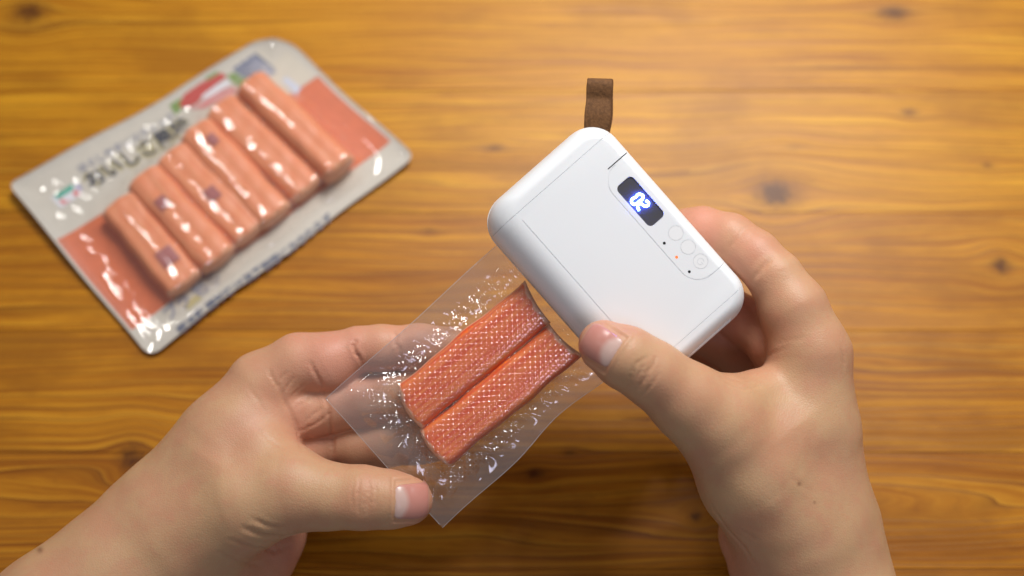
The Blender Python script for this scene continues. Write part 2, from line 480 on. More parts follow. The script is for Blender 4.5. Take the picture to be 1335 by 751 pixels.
def box_bm(x0, x1, y0, y1, z0, z1, bm=None):
    bm = bm or bmesh.new()
    r = bmesh.ops.create_cube(bm, size=1.0)
    for v in r['verts']:
        v.co = Vector(((x0 + x1) / 2 + v.co.x * (x1 - x0), (y0 + y1) / 2 + v.co.y * (y1 - y0), (z0 + z1) / 2 + v.co.z * (z1 - z0)))
    return bm

def prism_bm(pts, z0, z1):
    bm = bmesh.new()
    a = [bm.verts.new((p[0], p[1], z0)) for p in pts]; c = [bm.verts.new((p[0], p[1], z1)) for p in pts]
    bm.faces.new(a[::-1]); bm.faces.new(c); n = len(pts)
    for i in range(n): bm.faces.new([a[i], a[(i + 1) % n], c[(i + 1) % n], c[i]])
    bmesh.ops.recalc_face_normals(bm, faces=bm.faces)
    return bm

def circle(cx, cy, r, n=40): return [(cx + r * math.cos(2 * math.pi * i / n), cy + r * math.sin(2 * math.pi * i / n)) for i in range(n)]

def band(path, wd):
    """strip polygon of width wd along an open path"""
    P = np.array(path, float); t = np.gradient(P, axis=0); t /= np.linalg.norm(t, axis=1)[:, None]
    n = np.column_stack([-t[:, 1], t[:, 0]])
    return np.concatenate([P + n * wd / 2, (P - n * wd / 2)[::-1]]).tolist()

def cut(target, bms):
    dg = None
    for bm in bms:
        bmesh.ops.scale(bm, vec=(MM, MM, MM), verts=bm.verts)
        me = bpy.data.meshes.new('cutter'); bm.to_mesh(me); bm.free()
        c = bpy.data.objects.new('cutter', me); COL.objects.link(c); c.parent = target.parent
        md = target.modifiers.new('cut', 'BOOLEAN'); md.operation = 'DIFFERENCE'; md.object = c; md.solver = 'EXACT'
        bpy.context.view_layer.update()
        dg = bpy.context.evaluated_depsgraph_get()
        nm = bpy.data.meshes.new_from_object(target.evaluated_get(dg))
        target.modifiers.clear(); old = target.data; target.data = nm; bpy.data.meshes.remove(old)
        bpy.data.objects.remove(c); bpy.data.meshes.remove(me)
    bm = bmesh.new(); bm.from_mesh(target.data)
    for f in bm.faces: f.smooth = True
    for e in bm.edges:
        e.smooth = not (len(e.link_faces) == 2 and e.calc_face_angle(0) > math.radians(24))
    bm.to_mesh(target.data); bm.free()

def L(d, n): return ((d - 786) / 3.612, (n - 383) / 3.612)
px0, pyi = L(692, 433); px1, _ = L(882, 433)
rr = 7.6
# panel outline: from the upper slot round the inner edge to the lower slot
path = [(px0 + rr + rr * math.cos(a), pyi + rr + rr * math.sin(a)) for a in np.linspace(math.pi, 1.5 * math.pi, 14)]
path += [(x, pyi) for x in np.linspace(px0 + rr, px1 - rr, 12)[1:-1]]
path += [(px1 - rr + rr * math.cos(a), pyi + rr + rr * math.sin(a)) for a in np.linspace(-0.5 * math.pi, 0, 14)]
cutters = [prism_bm(band(path, 0.22), -0.22, 2.0)]
cutters.append(box_bm(px0 - 0.75, px0 - 0.35, pyi + rr - 3.0, HY + 1, -5, 2))       # upper gap
cutters.append(box_bm(px1 - 0.02, px1 + 0.18, pyi + rr - 1.5, HY + 1, -4, 2))       # lower gap
lx0 = (666 - 786) / 3.612; ly = (322 - 383) / 3.612
cutters.append(box_bm(lx0, SX1 - 3, ly - 0.13, ly + 0.13, -0.35, 2))                  # long seam of the lid
bt = [L(d, n) for d, n in ((811, 461), (835.3, 461), (860, 461))]
for c in bt: cutters.append(prism_bm(circle(*c, 2.70), -0.2, 2))
dx0, dy0 = L(715, 440); dx1, dy1 = L(784, 467.5)
cutters.append(prism_bm(rrect(dx0, dx1, dy0, dy1, 1.9, 8, 2).tolist(), -1.0, 2))
leds = [L(811, 441), L(835.3, 441), L(860.5, 441)]
for c in leds: cutters.append(prism_bm(circle(*c, 0.55, 20), -0.24, 2))
cut(body, cutters)
cut(inner, [prism_bm(rrect(dx0 - 0.2, dx1 + 0.2, dy0 - 0.2, dy1 + 0.2, 2.0, 8, 2).tolist(), -1.2, 2), box_bm(px0 - 0.75, px0 - 0.35, pyi + rr - 3.0, HY + 1, -5, 2)])
for k, c in enumerate(bt):
    bo = bm_obj('button', prism_bm(circle(*c, 2.60), -0.195, 0.02), BUTTON, sealer)
    bo['label'] = ('upper round push button beside the display', 'middle round push button', 'lowest round push button with a power symbol')[k]
    if k == 2:
        arc = [(c[0] + 1.15 * math.cos(a), c[1] + 1.15 * math.sin(a)) for a in np.linspace(0.75, 2 * math.pi - 0.45, 22)]
        ic = bm_obj('power_symbol', prism_bm(band(arc, 0.22), 0.02, 0.06), ICON, bo)
        ic2 = bm_obj('power_symbol', prism_bm(band([(c[0] + 0.2, c[1]), (c[0] + 0.8, c[1]), (c[0] + 1.4, c[1])], 0.22), 0.02, 0.06), ICON, bo)
disp = bm_obj('display', prism_bm(rrect(dx0 + 0.06, dx1 - 0.06, dy0 + 0.06, dy1 - 0.06, 1.85, 8, 2).tolist(), -0.95, -0.38), SCREEN, sealer)

def tube(name, pts, r, mat, parent, closed=False, n=10, sub=6):
    """smooth round tube through points (Catmull-Rom)"""
    P = [np.array(p, float) for p in pts]; m = len(P); Q = []
    rng_ = range(m if closed else m - 1)
    for i in rng_:
        if closed: a, b_, c, d = P[(i - 1) % m], P[i], P[(i + 1) % m], P[(i + 2) % m]
        else: a, b_, c, d = P[max(i - 1, 0)], P[i], P[i + 1], P[min(i + 2, m - 1)]
        for k in range(sub):
            t = k / sub
            Q.append(0.5 * ((2 * b_) + (c - a) * t + (2 * a - 5 * b_ + 4 * c - d) * t * t + (3 * b_ - a - 3 * c + d) * t ** 3))
    if not closed: Q.append(P[-1])
    Q = np.array(Q); N = len(Q)
    tg = (np.roll(Q, -1, 0) - np.roll(Q, 1, 0)) if closed else np.gradient(Q, axis=0)
    tg /= np.linalg.norm(tg, axis=1)[:, None]
    upv = np.array([0, 0, 1.0]); V = []
    for i in range(N):
        s = np.cross(tg[i], upv)
        if np.linalg.norm(s) < 1e-3: s = np.cross(tg[i], [1, 0, 0])
        s /= np.linalg.norm(s); u = np.cross(s, tg[i])
        rad = r if np.isscalar(r) else r(i / (N - 1))
        for k in range(n):
            a = 2 * math.pi * k / n; V.append(Q[i] + rad * (math.cos(a) * s + math.sin(a) * u))
    F = []
    for i in range(N if closed else N - 1):
        for k in range(n):
            j = (i + 1) % N
            F.append([i * n + k, i * n + (k + 1) % n, j * n + (k + 1) % n, j * n + k])
    if not closed: F.append(list(range(n))[::-1]); F.append([(N - 1) * n + k for k in range(n)])
    return mesh_obj(name, V, F, mat, parent, True, MM)

def seg(pts): return [(*dl(800 + x / 8.84, 220 + y / 8.84), -0.08) for x, y in pts]
z0_ = tube('digit', seg([(300, 292), (338, 310), (332, 350), (298, 374), (262, 404), (226, 408), (206, 380), (218, 346), (255, 328), (274, 303)]), 0.40, DIGIT, disp, True)
z2_ = tube('digit', seg([(372, 366), (402, 390), (394, 424), (355, 430), (318, 404), (287, 410), (276, 440), (294, 482)]), 0.40, DIGIT, disp)
z0_['label'] = 'glowing digit zero'; z2_['label'] = 'glowing digit two'
for k, c in enumerate(leds):
    io = bm_obj('indicator_light', prism_bm(circle(*c, 0.50, 20), -0.235, -0.06 if k != 1 else 0.0), ORANGE if k == 1 else BLACK, sealer)
    if k == 1: io['label'] = 'lit orange indicator light'
# port cover on the near end cap: a slim lid with a raised lip
a0 = dl(955, 416); a1 = dl(890, 478)
yc0, yc1 = (a0[1], a1[1])
cut(cap2, [box_bm(HX - 2.4, HX + 2, yc1 - 1, yc0, -7.6, -5.0)])
pc = bm_obj('port_cover', box_bm(HX - 2.3, HX - 0.80, yc1 - 0.8, yc0 - 0.2, -7.4, -5.3), WHITE, sealer)
md = pc.modifiers.new('bevel', 'BEVEL'); md.width = 0.0004; md.segments = 3
tube('port_lip', [(HX - 1.55, yc0 + 0.1, -4.1), (HX - 1.45, (yc0 + yc1) / 2, -4.1), (HX - 1.55, yc1, -4.1)], 0.32, WHITE, sealer)

# wrist strap: a flat band folded into a loop, fixed under the far corner
def strap():
    bw = 4.75
    z0 = 2.0
    # centre line in camera-frame mm (x, y, z): front layer up, fold, back layer down
    pts = [(776, 185, -9), (777.5, 168, -6), (779, 152, -4.8), (780, 138, -5.2), (780.5, 128, -5.7), (781.5, 117, -4.9), (782, 108, -4.9), (782.2, 104.8, -6.6),
           (782.4, 105.5, -9.5), (783, 114, -11.5), (783, 130, -12.0), (782, 150, -12.6), (779, 170, -14), (777, 188, -15)]
    C = [cp(*p) for p in pts]
    Q = []
    m = len(C)
    for i in range(m - 1):
        a, b_, c, d = C[max(i - 1, 0)], C[i], C[i + 1], C[min(i + 2, m - 1)]
        for k in range(6):
            t = k / 6
            Q.append(0.5 * ((2 * b_) + (c - a) * t + (2 * a - 5 * b_ + 4 * c - d) * t * t + (3 * b_ - a - 3 * c + d) * t ** 3))
    Q.append(C[-1]); Q = np.array(Q)
    tg = np.gradient(Q, axis=0); tg /= np.linalg.norm(tg, axis=1)[:, None]
    side = np.array([1.0, -0.03, 0.0]); side /= np.linalg.norm(side)
    V = []; th = 0.62
    for i in range(len(Q)):
        nr = np.cross(side, tg[i]); nr /= np.linalg.norm(nr)
        s2 = np.cross(tg[i], nr)
        yf = bw * (1.0 - 0.03 * math.sin(i * 0.35))
        for (u, v_) in ((-yf, -th * .6), (-yf, th * .6), (-yf + .35, th), (yf - .35, th), (yf, th * .6), (yf, -th * .6), (yf - .35, -th), (-yf + .35, -th)):
            V.append(cw(Q[i] + s2 * u + nr * v_))
    F = []; n = 8
    for i in range(len(Q) - 1):
        for k in range(n): F.append([i * n + k, i * n + (k + 1) % n, (i + 1) * n + (k + 1) % n, (i + 1) * n + k])
    F.append(list(range(n))); F.append([(len(Q) - 1) * n + k for k in range(n)][::-1])
    V = [DM.inverted() @ v for v in V]
    o = mesh_obj('wrist_strap', V, F, STRAP, sealer)
    bm = bmesh.new(); bm.from_mesh(o.data); bmesh.ops.recalc_face_normals(bm, faces=bm.faces)
    for e in bm.edges:
        if len(e.link_faces) == 2 and e.calc_face_angle(0) > math.radians(35): e.smooth = False
    bm.to_mesh(o.data); bm.free()
    return o
st = strap(); st['label'] = 'brown leather strap folded into a loop'

# ------------------------------------------------------------------ crab sticks in the clear bag
BAG_Z = -9.0
BANG = math.atan2(202, 225)
BM_ = frame(425, 520, BAG_Z, BANG)
def bl(px, py):
    c = cp(px, py, BAG_Z) - cp(425, 520, BAG_Z)
    ca, sa = math.cos(-BANG), math.sin(-BANG)
    return np.array([c[0] * ca - c[1] * sa, c[0] * sa + c[1] * ca])
bpm = pxmm(BAG_Z)

def superz(q, hw, H): return H * np.maximum(1 - np.abs(np.clip(q / hw, -1, 1)) ** 3.0, 0) ** 0.5

class Stick: pass
def make_stick(name, Mtx, Lh, hw, H, Hb, mat, ends, seed, wave=0.25, npq=(74, 30), parent=None, ex=5.0):
    """rounded stick: a top and a bottom sheet meeting at the rim. ends(q)->(pmin, pmax)"""
    rs = np.random.RandomState(seed); ph = rs.rand(6) * 6.28
    nu, nv = npq
    s = np.sin(np.linspace(-1, 1, nu) * math.pi / 2) * 0.88 + np.linspace(-1, 1, nu) * 0.12
    tt = np.sin(np.linspace(-1, 1, nv) * math.pi / 2)
    Sg, Tg = np.meshgrid(s, tt, indexing='ij')
    q = Tg * hw
    p0, p1 = ends(Tg)
    p = p0 + (p1 - p0) * (Sg + 1) / 2
    q = q * (1 + 0.035 * np.sin(p * 0.16 + ph[0]) + 0.02 * np.sin(p * 0.37 + ph[1]))
    endf = np.maximum(1 - np.abs(Sg) ** 34, 0) ** 0.45
    prof = np.maximum(1 - np.abs(Tg) ** ex, 0) ** 0.5
    ripple = wave * (0.6 * np.sin(q * 0.9 + ph[2] + 0.02 * p) + 0.5 * np.sin(p * 0.21 + ph[3]) + 0.3 * np.sin(p * 0.55 + q * 0.3 + ph[4]))
    zt = (H + ripple) * prof * endf
    zb = -Hb * prof * endf
    Vt = np.stack([p, q, zt], -1).reshape(-1, 3); Vb = np.stack([p, q, zb], -1).reshape(-1, 3)
    F = grid_faces(nu, nv)
    V = np.concatenate([Vt, Vb]); N = nu * nv
    F2 = (F + N)[:, ::-1]
    o = mesh_obj(name, V, np.concatenate([F, F2]), mat, parent, True, MM)
    edge = np.maximum(np.clip((np.abs(Sg) - 0.940 + 0.012 * np.sin(Tg * 9 + ph[5])) / 0.02, 0, 1), 0.75 * np.clip((np.abs(Tg) - 0.95) / 0.05, 0, 1)).ravel()
    attr(o, 'pale', np.concatenate([edge, np.maximum(edge, 0.85)]))
    bm = bmesh.new(); bm.from_mesh(o.data); bmesh.ops.remove_doubles(bm, verts=bm.verts, dist=1e-6); bm.to_mesh(o.data); bm.free()
    if Mtx is not None: o.matrix_world = Mtx
    return o

SANG = math.radians(39.5)
sticks = []
H1 = 5.0
for k, (px, py, ln, wd) in enumerate(((615.6, 464.2, 64.6, 18.6), (650.2, 515.4, 65.8, 17.6))):
    def ends(t, k=k, ln=ln):
        if k == 0: return (-ln / 2 + 1.5 + 1.7 * t - 1.2 * np.cos(t * 2.2), ln / 2 - 1.2 + 1.3 * t + 0.9 * t * t)
        return (-ln / 2 + 0.2 + 1.6 * t * t, ln / 2 - 1.0 - 1.2 * t + 1.0 * t * t)
    o = make_stick('crab_stick', frame(px, py, BAG_Z, SANG), ln / 2, wd / 2, H1, 4.8, STICK, ends, 11 + k, 0.14)
    sticks.append((bl(px, py), ln / 2, wd / 2))
    tag(o, ('orange crab stick in the clear bag, the one nearer the printed pack', 'orange crab stick in the clear bag, the one nearer the right thumb')[k], 'crab stick', 'crab sticks sealed in the clear bag')

W_BAG = 227 / bpm; L_BAG = 302 / bpm + 13.0
def sm(x, a, b_):
    t = np.clip((x - a) / (b_ - a), 0, 1); return t * t * (3 - 2 * t)

def stick_dist(X, Y, shrink):
    out = []
    da = SANG - BANG; ca, sa = math.cos(da), math.sin(da)
    for c, hl, hw in sticks:
        x, y = X - c[0], Y - c[1]
        p, q = x * ca + y * sa, -x * sa + y * ca
        ax, ay = np.abs(p) - hl + shrink, np.abs(q) - hw + shrink
        out.append((np.hypot(np.maximum(ax, 0), np.maximum(ay, 0)) + np.minimum(np.maximum(ax, ay), 0), p, q))
    return out

def bag_edge(xm):      # the two long edges: nearly straight, the near one drawn in a little
    yt = 0.25 * np.sin(xm * 0.09 + 1.0) - 0.1
    yb = -W_BAG + 2.4 * np.exp(-((xm - 58) / 17.0) ** 2) + 0.45 * np.sin(xm * 0.11)
    return yt, yb

def film_sheet(sign, Hf, emboss, wr):
    step = 0.23
    nu, nv = int(L_BAG / step), int(W_BAG / step)
    u = np.linspace(0, 1, nu)[:, None] * np.ones((1, nv)); v = np.linspace(0, 1, nv)[None, :] * np.ones((nu, 1))
    X = u * L_BAG; yt, yb = bag_edge(X); Y = yt + (yb - yt) * v
    D = stick_dist(X, Y, 2.0)
    h = np.zeros_like(X); dmin = np.full_like(X, 99.0)
    for d, p, q in D:
        f = np.exp(-(np.maximum(d, 0) / 2.9) ** 1.35)
        dome = 1 - 0.24 * (np.clip(q / 9, -1.1, 1.1)) ** 2
        hi = Hf * f * dome
        h = np.where(np.abs(h - hi) < 0.8, np.maximum(h, hi) + 0.8 * (1 - np.abs(h - hi) / 0.8) ** 2 / 4 * (f > 0.02), np.maximum(h, hi))
        dmin = np.minimum(dmin, d)
    edge = np.minimum(np.minimum(v, 1 - v) * W_BAG, X)
    inside = sm(edge, 3.0, 8.5)
    # wrinkles drawn out from the ends of the sticks
    left = sm(X, 2, 9) * (1 - sm(X, 22, 33)) * sm(dmin, 1.0, 4.0)
    ca = np.arctan2(Y + W_BAG * 0.50, X - 40)
    w1 = np.abs(np.sin(ca * 9.0 + 0.8 * np.sin(X * 0.2) + 0.6)) ** 0.7 + 0.5 * np.sin(ca * 21 + 1.7 + 0.3 * X * 0.3)
    right = sm(X, 66, 74) * sm(dmin, 0.5, 3.0)
    w2 = np.sin(Y * 0.55 + 0.5 * np.sin(X * 0.3)) + 0.5 * np.sin(Y * 1.3 + X * 0.4)
    sidew = sm(dmin, 1.5, 4) * (1 - sm(dmin, 8, 14)) * sm(X, 24, 34) * (1 - left)
    w3 = np.sin(X * 0.62 + 0.9 * np.sin(Y * 0.21)) + 0.6 * np.sin(X * 1.45 + 0.5 * Y + 0.4)
    h = h * inside + wr * inside * (1.5 * left * w1 + 0.5 * right * w2 + 0.42 * sidew * w3)
    # the flat welded margins buckle slightly too
    h = h + (1 - inside) * 0.25 * np.sin(X * 0.33 + Y * 0.2)
    h = h * (1 - sm(X, L_BAG - 16, L_BAG - 12.5) * 0.92)
    common = 0.9 * np.sin(X * 0.055 + 0.3) * (1 - sm(X, 60, 84)) + 0.5 * np.sin(Y * 0.12 + X * 0.03) * (1 - sm(X, 60, 84))
    tuck = -1.2 * (1 - sm(X, 0, 22)) * sm(-Y, 34, 62)
    free = 1 - np.exp(-(np.maximum(dmin, 0) / 7.0) ** 2)
    common = common * free; tuck = tuck * free
    if emboss:
        zone = sm(np.minimum(v, 1 - v) * W_BAG, 7.0, 8.5) * sm(X, 9, 14)
        a = (X * 0.985 + Y * 0.10) * (2 * math.pi / 2.75); c = (Y * 0.985 - X * 0.10) * (2 * math.pi / 2.75)
        lat = np.maximum(np.cos((a + c) / 2) ** 2, 0) * np.maximum(np.cos((a - c) / 2) ** 2, 0)
        sq = sm(np.sqrt(lat), 0.25, 0.72)
        live = 0.88 + 0.12 * np.sin(X * 0.41 + 1.3 * np.sin(Y * 0.23)) * np.sin(Y * 0.37 + 0.9 * np.sin(X * 0.19))
        h = h + 0.36 * zone * sq * live
    Z = sign * h + common + tuck + (0.05 if sign > 0 else -0.05)
    V = np.stack([X, Y, Z], -1).reshape(-1, 3)
    Fc = grid_faces(nu, nv)
    if sign < 0: Fc = Fc[:, ::-1]
    o = fast_mesh('front_film' if sign > 0 else 'back_film', V * MM, Fc, BAGFILM, bag)
    haze = (1 - sm(np.minimum(v, 1 - v) * W_BAG, 6.5, 8.5) * sm(X, 9, 14)) * 0.05
    if emboss: haze = haze + 0.20 * zone * live * np.exp(-((np.sqrt(lat) - 0.42) / 0.17) ** 2)
    attr(o, 'haze', haze.ravel())
    return X, Y, common + tuck, nu, nv
bag = empty('vacuum_bag', matrix=BM_)
tag(bag, 'clear embossed vacuum bag, one end in the white sealer', 'plastic bag')
X, Y, Cm, nu, nv = film_sheet(1, H1 + 0.55, True, 1.15)
film_sheet(-1, 5.2, False, 0.25)
XY = np.stack([X, Y, Cm], -1)
for pts in (XY[:, 0][::12], XY[:, -1][::12], XY[0, :][::12]):
    ro = tube('rim', pts.tolist(), 0.11, BAGFILM, bag, n=6, sub=2)
    attr(ro, 'haze', np.full(len(ro.data.vertices), 0.45))

# ------------------------------------------------------------------ printed pack on the table
CA, CB, CC, CD = [T(*p) for p in ((16, 247), (362, 46), (540, 208), (196, 467))]
def pk(s, t, z):
    """s along the long side, t across; z in mm above the table"""
    p = (CA * (1 - s) + CB * s) * (1 - t) + (CD * (1 - s) + CC * s) * t
    return Vector((p.x, p.y, z * MM))
PL = (CB - CA).length * 1000; PW = (CD - CA).length * 1000
def sheet_z(s, t):
    e = np.minimum(np.minimum(s, 1 - s) * 150, np.minimum(t, 1 - t) * 100)
    lift = 2.2 * np.exp(-e / 9.0) * (0.6 + 0.4 * np.sin(s * 9 + t * 5)) + 3.5 * np.exp(-((1 - s) * 150 + t * 100) / 26.0) + 3.0 * np.exp(-((s) * 150 + t * 100) / 22.0)
    return 1.0 + lift + 0.35 * np.sin(s * 11 + 1) * np.sin(t * 8)

pack = empty('food_pack', loc=pk(0.5, 0.5, 0)); PKI = Vector(pack.location)
tag(pack, 'printed clear plastic pack of crab sticks lying on the table', 'food pack')
def corner_round(s, t):
    """pull the corners in so that the outline is rounded"""
    S_, T_ = s.copy(), t.copy()
    for (cs, ct, r) in ((0, 0, 4.0), (1, 0, 17.0), (1, 1, 4.5), (0, 1, 5.0)):
        dx = np.abs(S_ - cs) * 150; dy = np.abs(T_ - ct) * 100
        m = (dx < r) & (dy < r)
        ux, uy = r - dx, r - dy
        mx = np.maximum(ux, uy); ln = np.hypot(ux, uy) + 1e-9
        f = mx / ln
        ux2, uy2 = ux * f, uy * f
        S_ = np.where(m, np.abs(cs - (r - ux2) / 150), S_); T_ = np.where(m, np.abs(ct - (r - uy2) / 100), T_)
    return S_, T_
def wavy(s, t):
    t = t + 0.005 * np.sin(s * 14 + 1) * (1 - np.abs(2 * t - 1) ** 0.5 * 0) * np.where(t > 0.5, 1, 0.6)
    s = s + 0.003 * np.sin(t * 9) * np.where(s > 0.5, 1, 0.6)
    return s, t
PA, PB, PD, PC = [np.array(v) for v in (CA, CB, CD, CC)]
def pkv(s, t, z):
    s, t = wavy(s, t)
    s_, t_ = s[..., None], t[..., None]
    p = (PA * (1 - s_) + PB * s_) * (1 - t_) + (PD * (1 - s_) + PC * s_) * t_
    p = p.copy(); p[..., 2] = z * MM
    return p - np.array(PKI)
def pack_sheet(name, zf, mat, parent, nu=150, nv=100, s0=0., s1=1., t0=0., t1=1., rnd=True):
    s = np.linspace(s0, s1, nu)[:, None] * np.ones((1, nv)); t = np.linspace(t0, t1, nv)[None, :] * np.ones((nu, 1))
    z = zf(s, t)
    if rnd: s2, t2 = corner_round(s, t)
    else: s2, t2 = s, t
    o = fast_mesh(name, pkv(s2, t2, z).reshape(-1, 3), grid_faces(nu, nv)[:, ::-1], mat, parent)
    return o
back = pack_sheet('back_sheet', sheet_z, GREY_SHEET, pack)
def patch(name, s0, s1, t0, t1, mat, parent, lift=0.12, nu=40, nv=30, label=None):
    o = pack_sheet(name, lambda s, t: sheet_z(s, t) + lift, mat, parent, nu, nv, s0, s1, t0, t1, False)
    if label: o['label'] = label
    return o
patch('coral_band', 0.008, 0.985, 0.335, 0.855, CORAL, back, 0.12, 120, 50, 'coral band printed along the middle of the sheet')
patch('cream_field', 0.80, 0.975, 0.05, 0.325, CREAM, back, 0.12)
def poly_print(name, st, mat, parent, lift=0.3):
    s = np.array([p[0] for p in st]); t = np.array([p[1] for p in st])
    V = pkv(s, t, sheet_z(s, t) + lift)
    return mesh_obj(name, V, [list(range(len(st)))[::-1]], mat, parent, False)
def text_print(name, body, s0, t0, size, mat, parent, lift=0.3, bold=0.0, slant=0.0):
    c = bpy.data.curves.new(name, 'FONT'); c.body = body; c.size = size; c.offset = bold; c.align_x = 'LEFT'; c.align_y = 'CENTER'
    o = bpy.data.objects.new(name, c); COL.objects.link(o)
    bpy.context.view_layer.update()
    me = bpy.data.meshes.new_from_object(o.evaluated_get(bpy.context.evaluated_depsgraph_get()))
    bpy.data.objects.remove(o)
    n = len(me.vertices); co = np.empty(n * 3); me.vertices.foreach_get('co', co); co = co.reshape(-1, 3)
    s = s0 + co[:, 0] / 150.0; t = t0 - co[:, 1] / 100.0 + slant * co[:, 0] / 100
    me.vertices.foreach_set('co', pkv(s, t, sheet_z(s, t) + lift).ravel()); me.materials.clear(); me.materials.append(mat); me.update()
    ob = bpy.data.objects.new(name, me); COL.objects.link(ob); ob.parent = parent
    return ob
def place(px, py):
    """photo pixel -> (s, t) on the pack"""
    g = np.array(T(px, py, 0.002)); s, t = 0.5, 0.5
    for _ in range(30):
        p = (PA * (1 - s) + PB * s) * (1 - t) + (PD * (1 - s) + PC * s) * t
        ds = (PB - PA) * (1 - t) + (PC - PD) * t; dt = (PD - PA) * (1 - s) + (PC - PB) * s
        A = np.array([[ds[0], dt[0]], [ds[1], dt[1]]]); r = (g - p)[:2]
        q = np.linalg.solve(A, r); s += q[0]; t += q[1]
    return s, t
def pp(name, pts, mat, lift=0.3): return poly_print(name, [place(*p) for p in pts], mat, back, lift)
# the square emblem
s_, t_ = place(86, 256)
pp('emblem', [(66, 259), (95, 240), (107, 253), (79, 273)], LOGOWHITE, 0.28)
pp('emblem_mark', [(70, 257), (93, 241), (97, 247), (76, 261)], TEAL, 0.4)
pp('emblem_mark', [(77, 262), (86, 256), (91, 262), (82, 268)], ROSE, 0.4)
pp('emblem_mark', [(94, 252), (99, 248), (104, 253), (98, 257)], ROSE, 0.4)
pp('emblem_mark', [(98, 243), (102, 240), (107, 247), (103, 250)], VIOLET, 0.4)
s0, t0 = place(113, 241)
text_print('title_shadow', 'おいしさ風味', s0 - 0.004, t0 + 0.004, 9.5, GOLD, back, 0.25, 0.9)
text_print('title_text', 'おいしさ風味', s0, t0, 9.5, INK, back, 0.45, 0.30)
s0, t0 = place(103, 224)
text_print('subtitle_text', 'ほぐしやすいスティック', s0, t0, 4.8, GREYINK, back, 0.35, 0.1)
# picture of the dish
pp('dish_picture', [(232, 139), (240, 124), (262, 110), (290, 97), (296, 102), (270, 121), (256, 136), (243, 141)], RED, 0.35)
pp('dish_picture', [(246, 144), (272, 128), (297, 115), (312, 117), (300, 128), (266, 142)], PINKINK, 0.35)
pp('dish_picture', [(262, 127), (282, 113), (297, 106), (302, 111), (278, 125), (266, 131)], LOGOWHITE, 0.37)
pp('dish_picture', [(220, 137), (236, 128), (238, 140), (228, 150)], LEAF, 0.33)
pp('dish_picture', [(296, 100), (312, 95), (326, 108), (320, 116), (304, 110)], LEAF, 0.33)
pp('dish_picture', [(268, 104), (284, 95), (287, 99), (271, 108)], LEAF, 0.33)
pp('barcode_field', [(303, 92), (330, 74), (360, 94), (340, 106), (318, 106)], GREYINK, 0.33)
for k in range(4):
    a = k * 8.0
    pp('barcode_bar', [(306 + a, 90 - a * .66), (309.5 + a, 87.8 - a * .66), (333 + a * 1.0, 103 - a * .55), (330 + a * 1.0, 104.5 - a * .55)], NAVY, 0.42)
pp('blue_panel', [(366, 104), (372, 100), (392, 114), (386, 124)], PALEBLUE, 0.33)
s0, t0 = place(232, 434)
text_print('fine_print', '要冷蔵 開封後は消費期限にかかわらず', s0, t0, 5.0, NAVY, back, 0.35, 0.12)
s0, t0 = place(214, 413)
text_print('small_print', 'プラ 包装', s0, t0, 7.0, GREYINK, back, 0.35, 0.2)
pp('price_patch', [(238, 398), (258, 383), (264, 391), (245, 405)], GOLD, 0.3)

# the wrapped sticks inside it, laid side by side
PST = []
def along(s):
    a = pk(s, 0.2, 0); c = pk(s, 0.84, 0); return a, c
spots = [(0.795, 0.200, 0.870, 8.8, 13.0, 0.0), (0.672, 0.210, 0.850, 9.2, 9.5, 0.4), (0.560, 0.250, 0.865, 9.3, 10.5, -0.5), (0.447, 0.290, 0.860, 9.3, 9.5, 0.5), (0.335, 0.315, 0.875, 9.3, 10.5, 0.0), (0.222, 0.355, 0.870, 9.2, 9.0, -0.4)]
plab = ['wrapped crab stick at the upper right end of the row in the printed pack', 'second wrapped crab stick from the upper right end of the pack',
        'third wrapped crab stick from the upper right end of the pack', 'third wrapped crab stick from the lower left end of the pack',
        'second wrapped crab stick from the lower left end of the pack', 'wrapped crab stick at the lower left end of the row in the pack']
for k, (sp, t0, t1, hw, Ht, rot) in enumerate(spots):
    a, c = pk(sp, t0, 0), pk(sp + 0.022 * rot, t1, 0)
    mid = (a + c) / 2; dv = c - a; hl = dv.length * 500
    ang = math.atan2(dv.y, dv.x)
    zc = 1.6 + Ht * 0.45
    Mx = Matrix.Translation((mid.x, mid.y, zc * MM)) @ Matrix.Rotation(ang, 4, 'Z')
    o = make_stick('wrapped_crab_stick', Mx, hl, hw, Ht * 0.55, Ht * 0.42, PACKSTICK, lambda t, hl=hl: (-hl + 1.5 * t * t, hl - 1.5 * t * t), 40 + k, 0.30, (60, 26), ex=4.2)
    tag(o, plab[k], 'crab stick', 'wrapped crab sticks in the printed pack')
    PST.append((np.array([mid.x, mid.y]) * 1000, ang, hl, hw, Ht + 1.6 + 0.3))
    for (u, v_, wd, ln) in {5: [(12, 1.5, 4.0, 4.4)], 4: [(-9, -2, 2.8, 3.4)], 3: [(3, 0, 3.0, 3.6)], 2: [(-18, 2, 2.2, 3.0)]}.get(k, []):
        gx, gy = np.meshgrid(np.linspace(-ln, ln, 8), np.linspace(-wd, wd, 8), indexing='ij')
        zz = Ht * 0.55 * np.maximum(1 - (np.abs(gy + v_) / hw) ** 3, 0) ** 0.5 + 0.75
        mesh_obj('printed_mark', np.stack([gx + u, gy + v_, zz], -1).reshape(-1, 3), grid_faces(8, 8), MARK, o, True, MM)

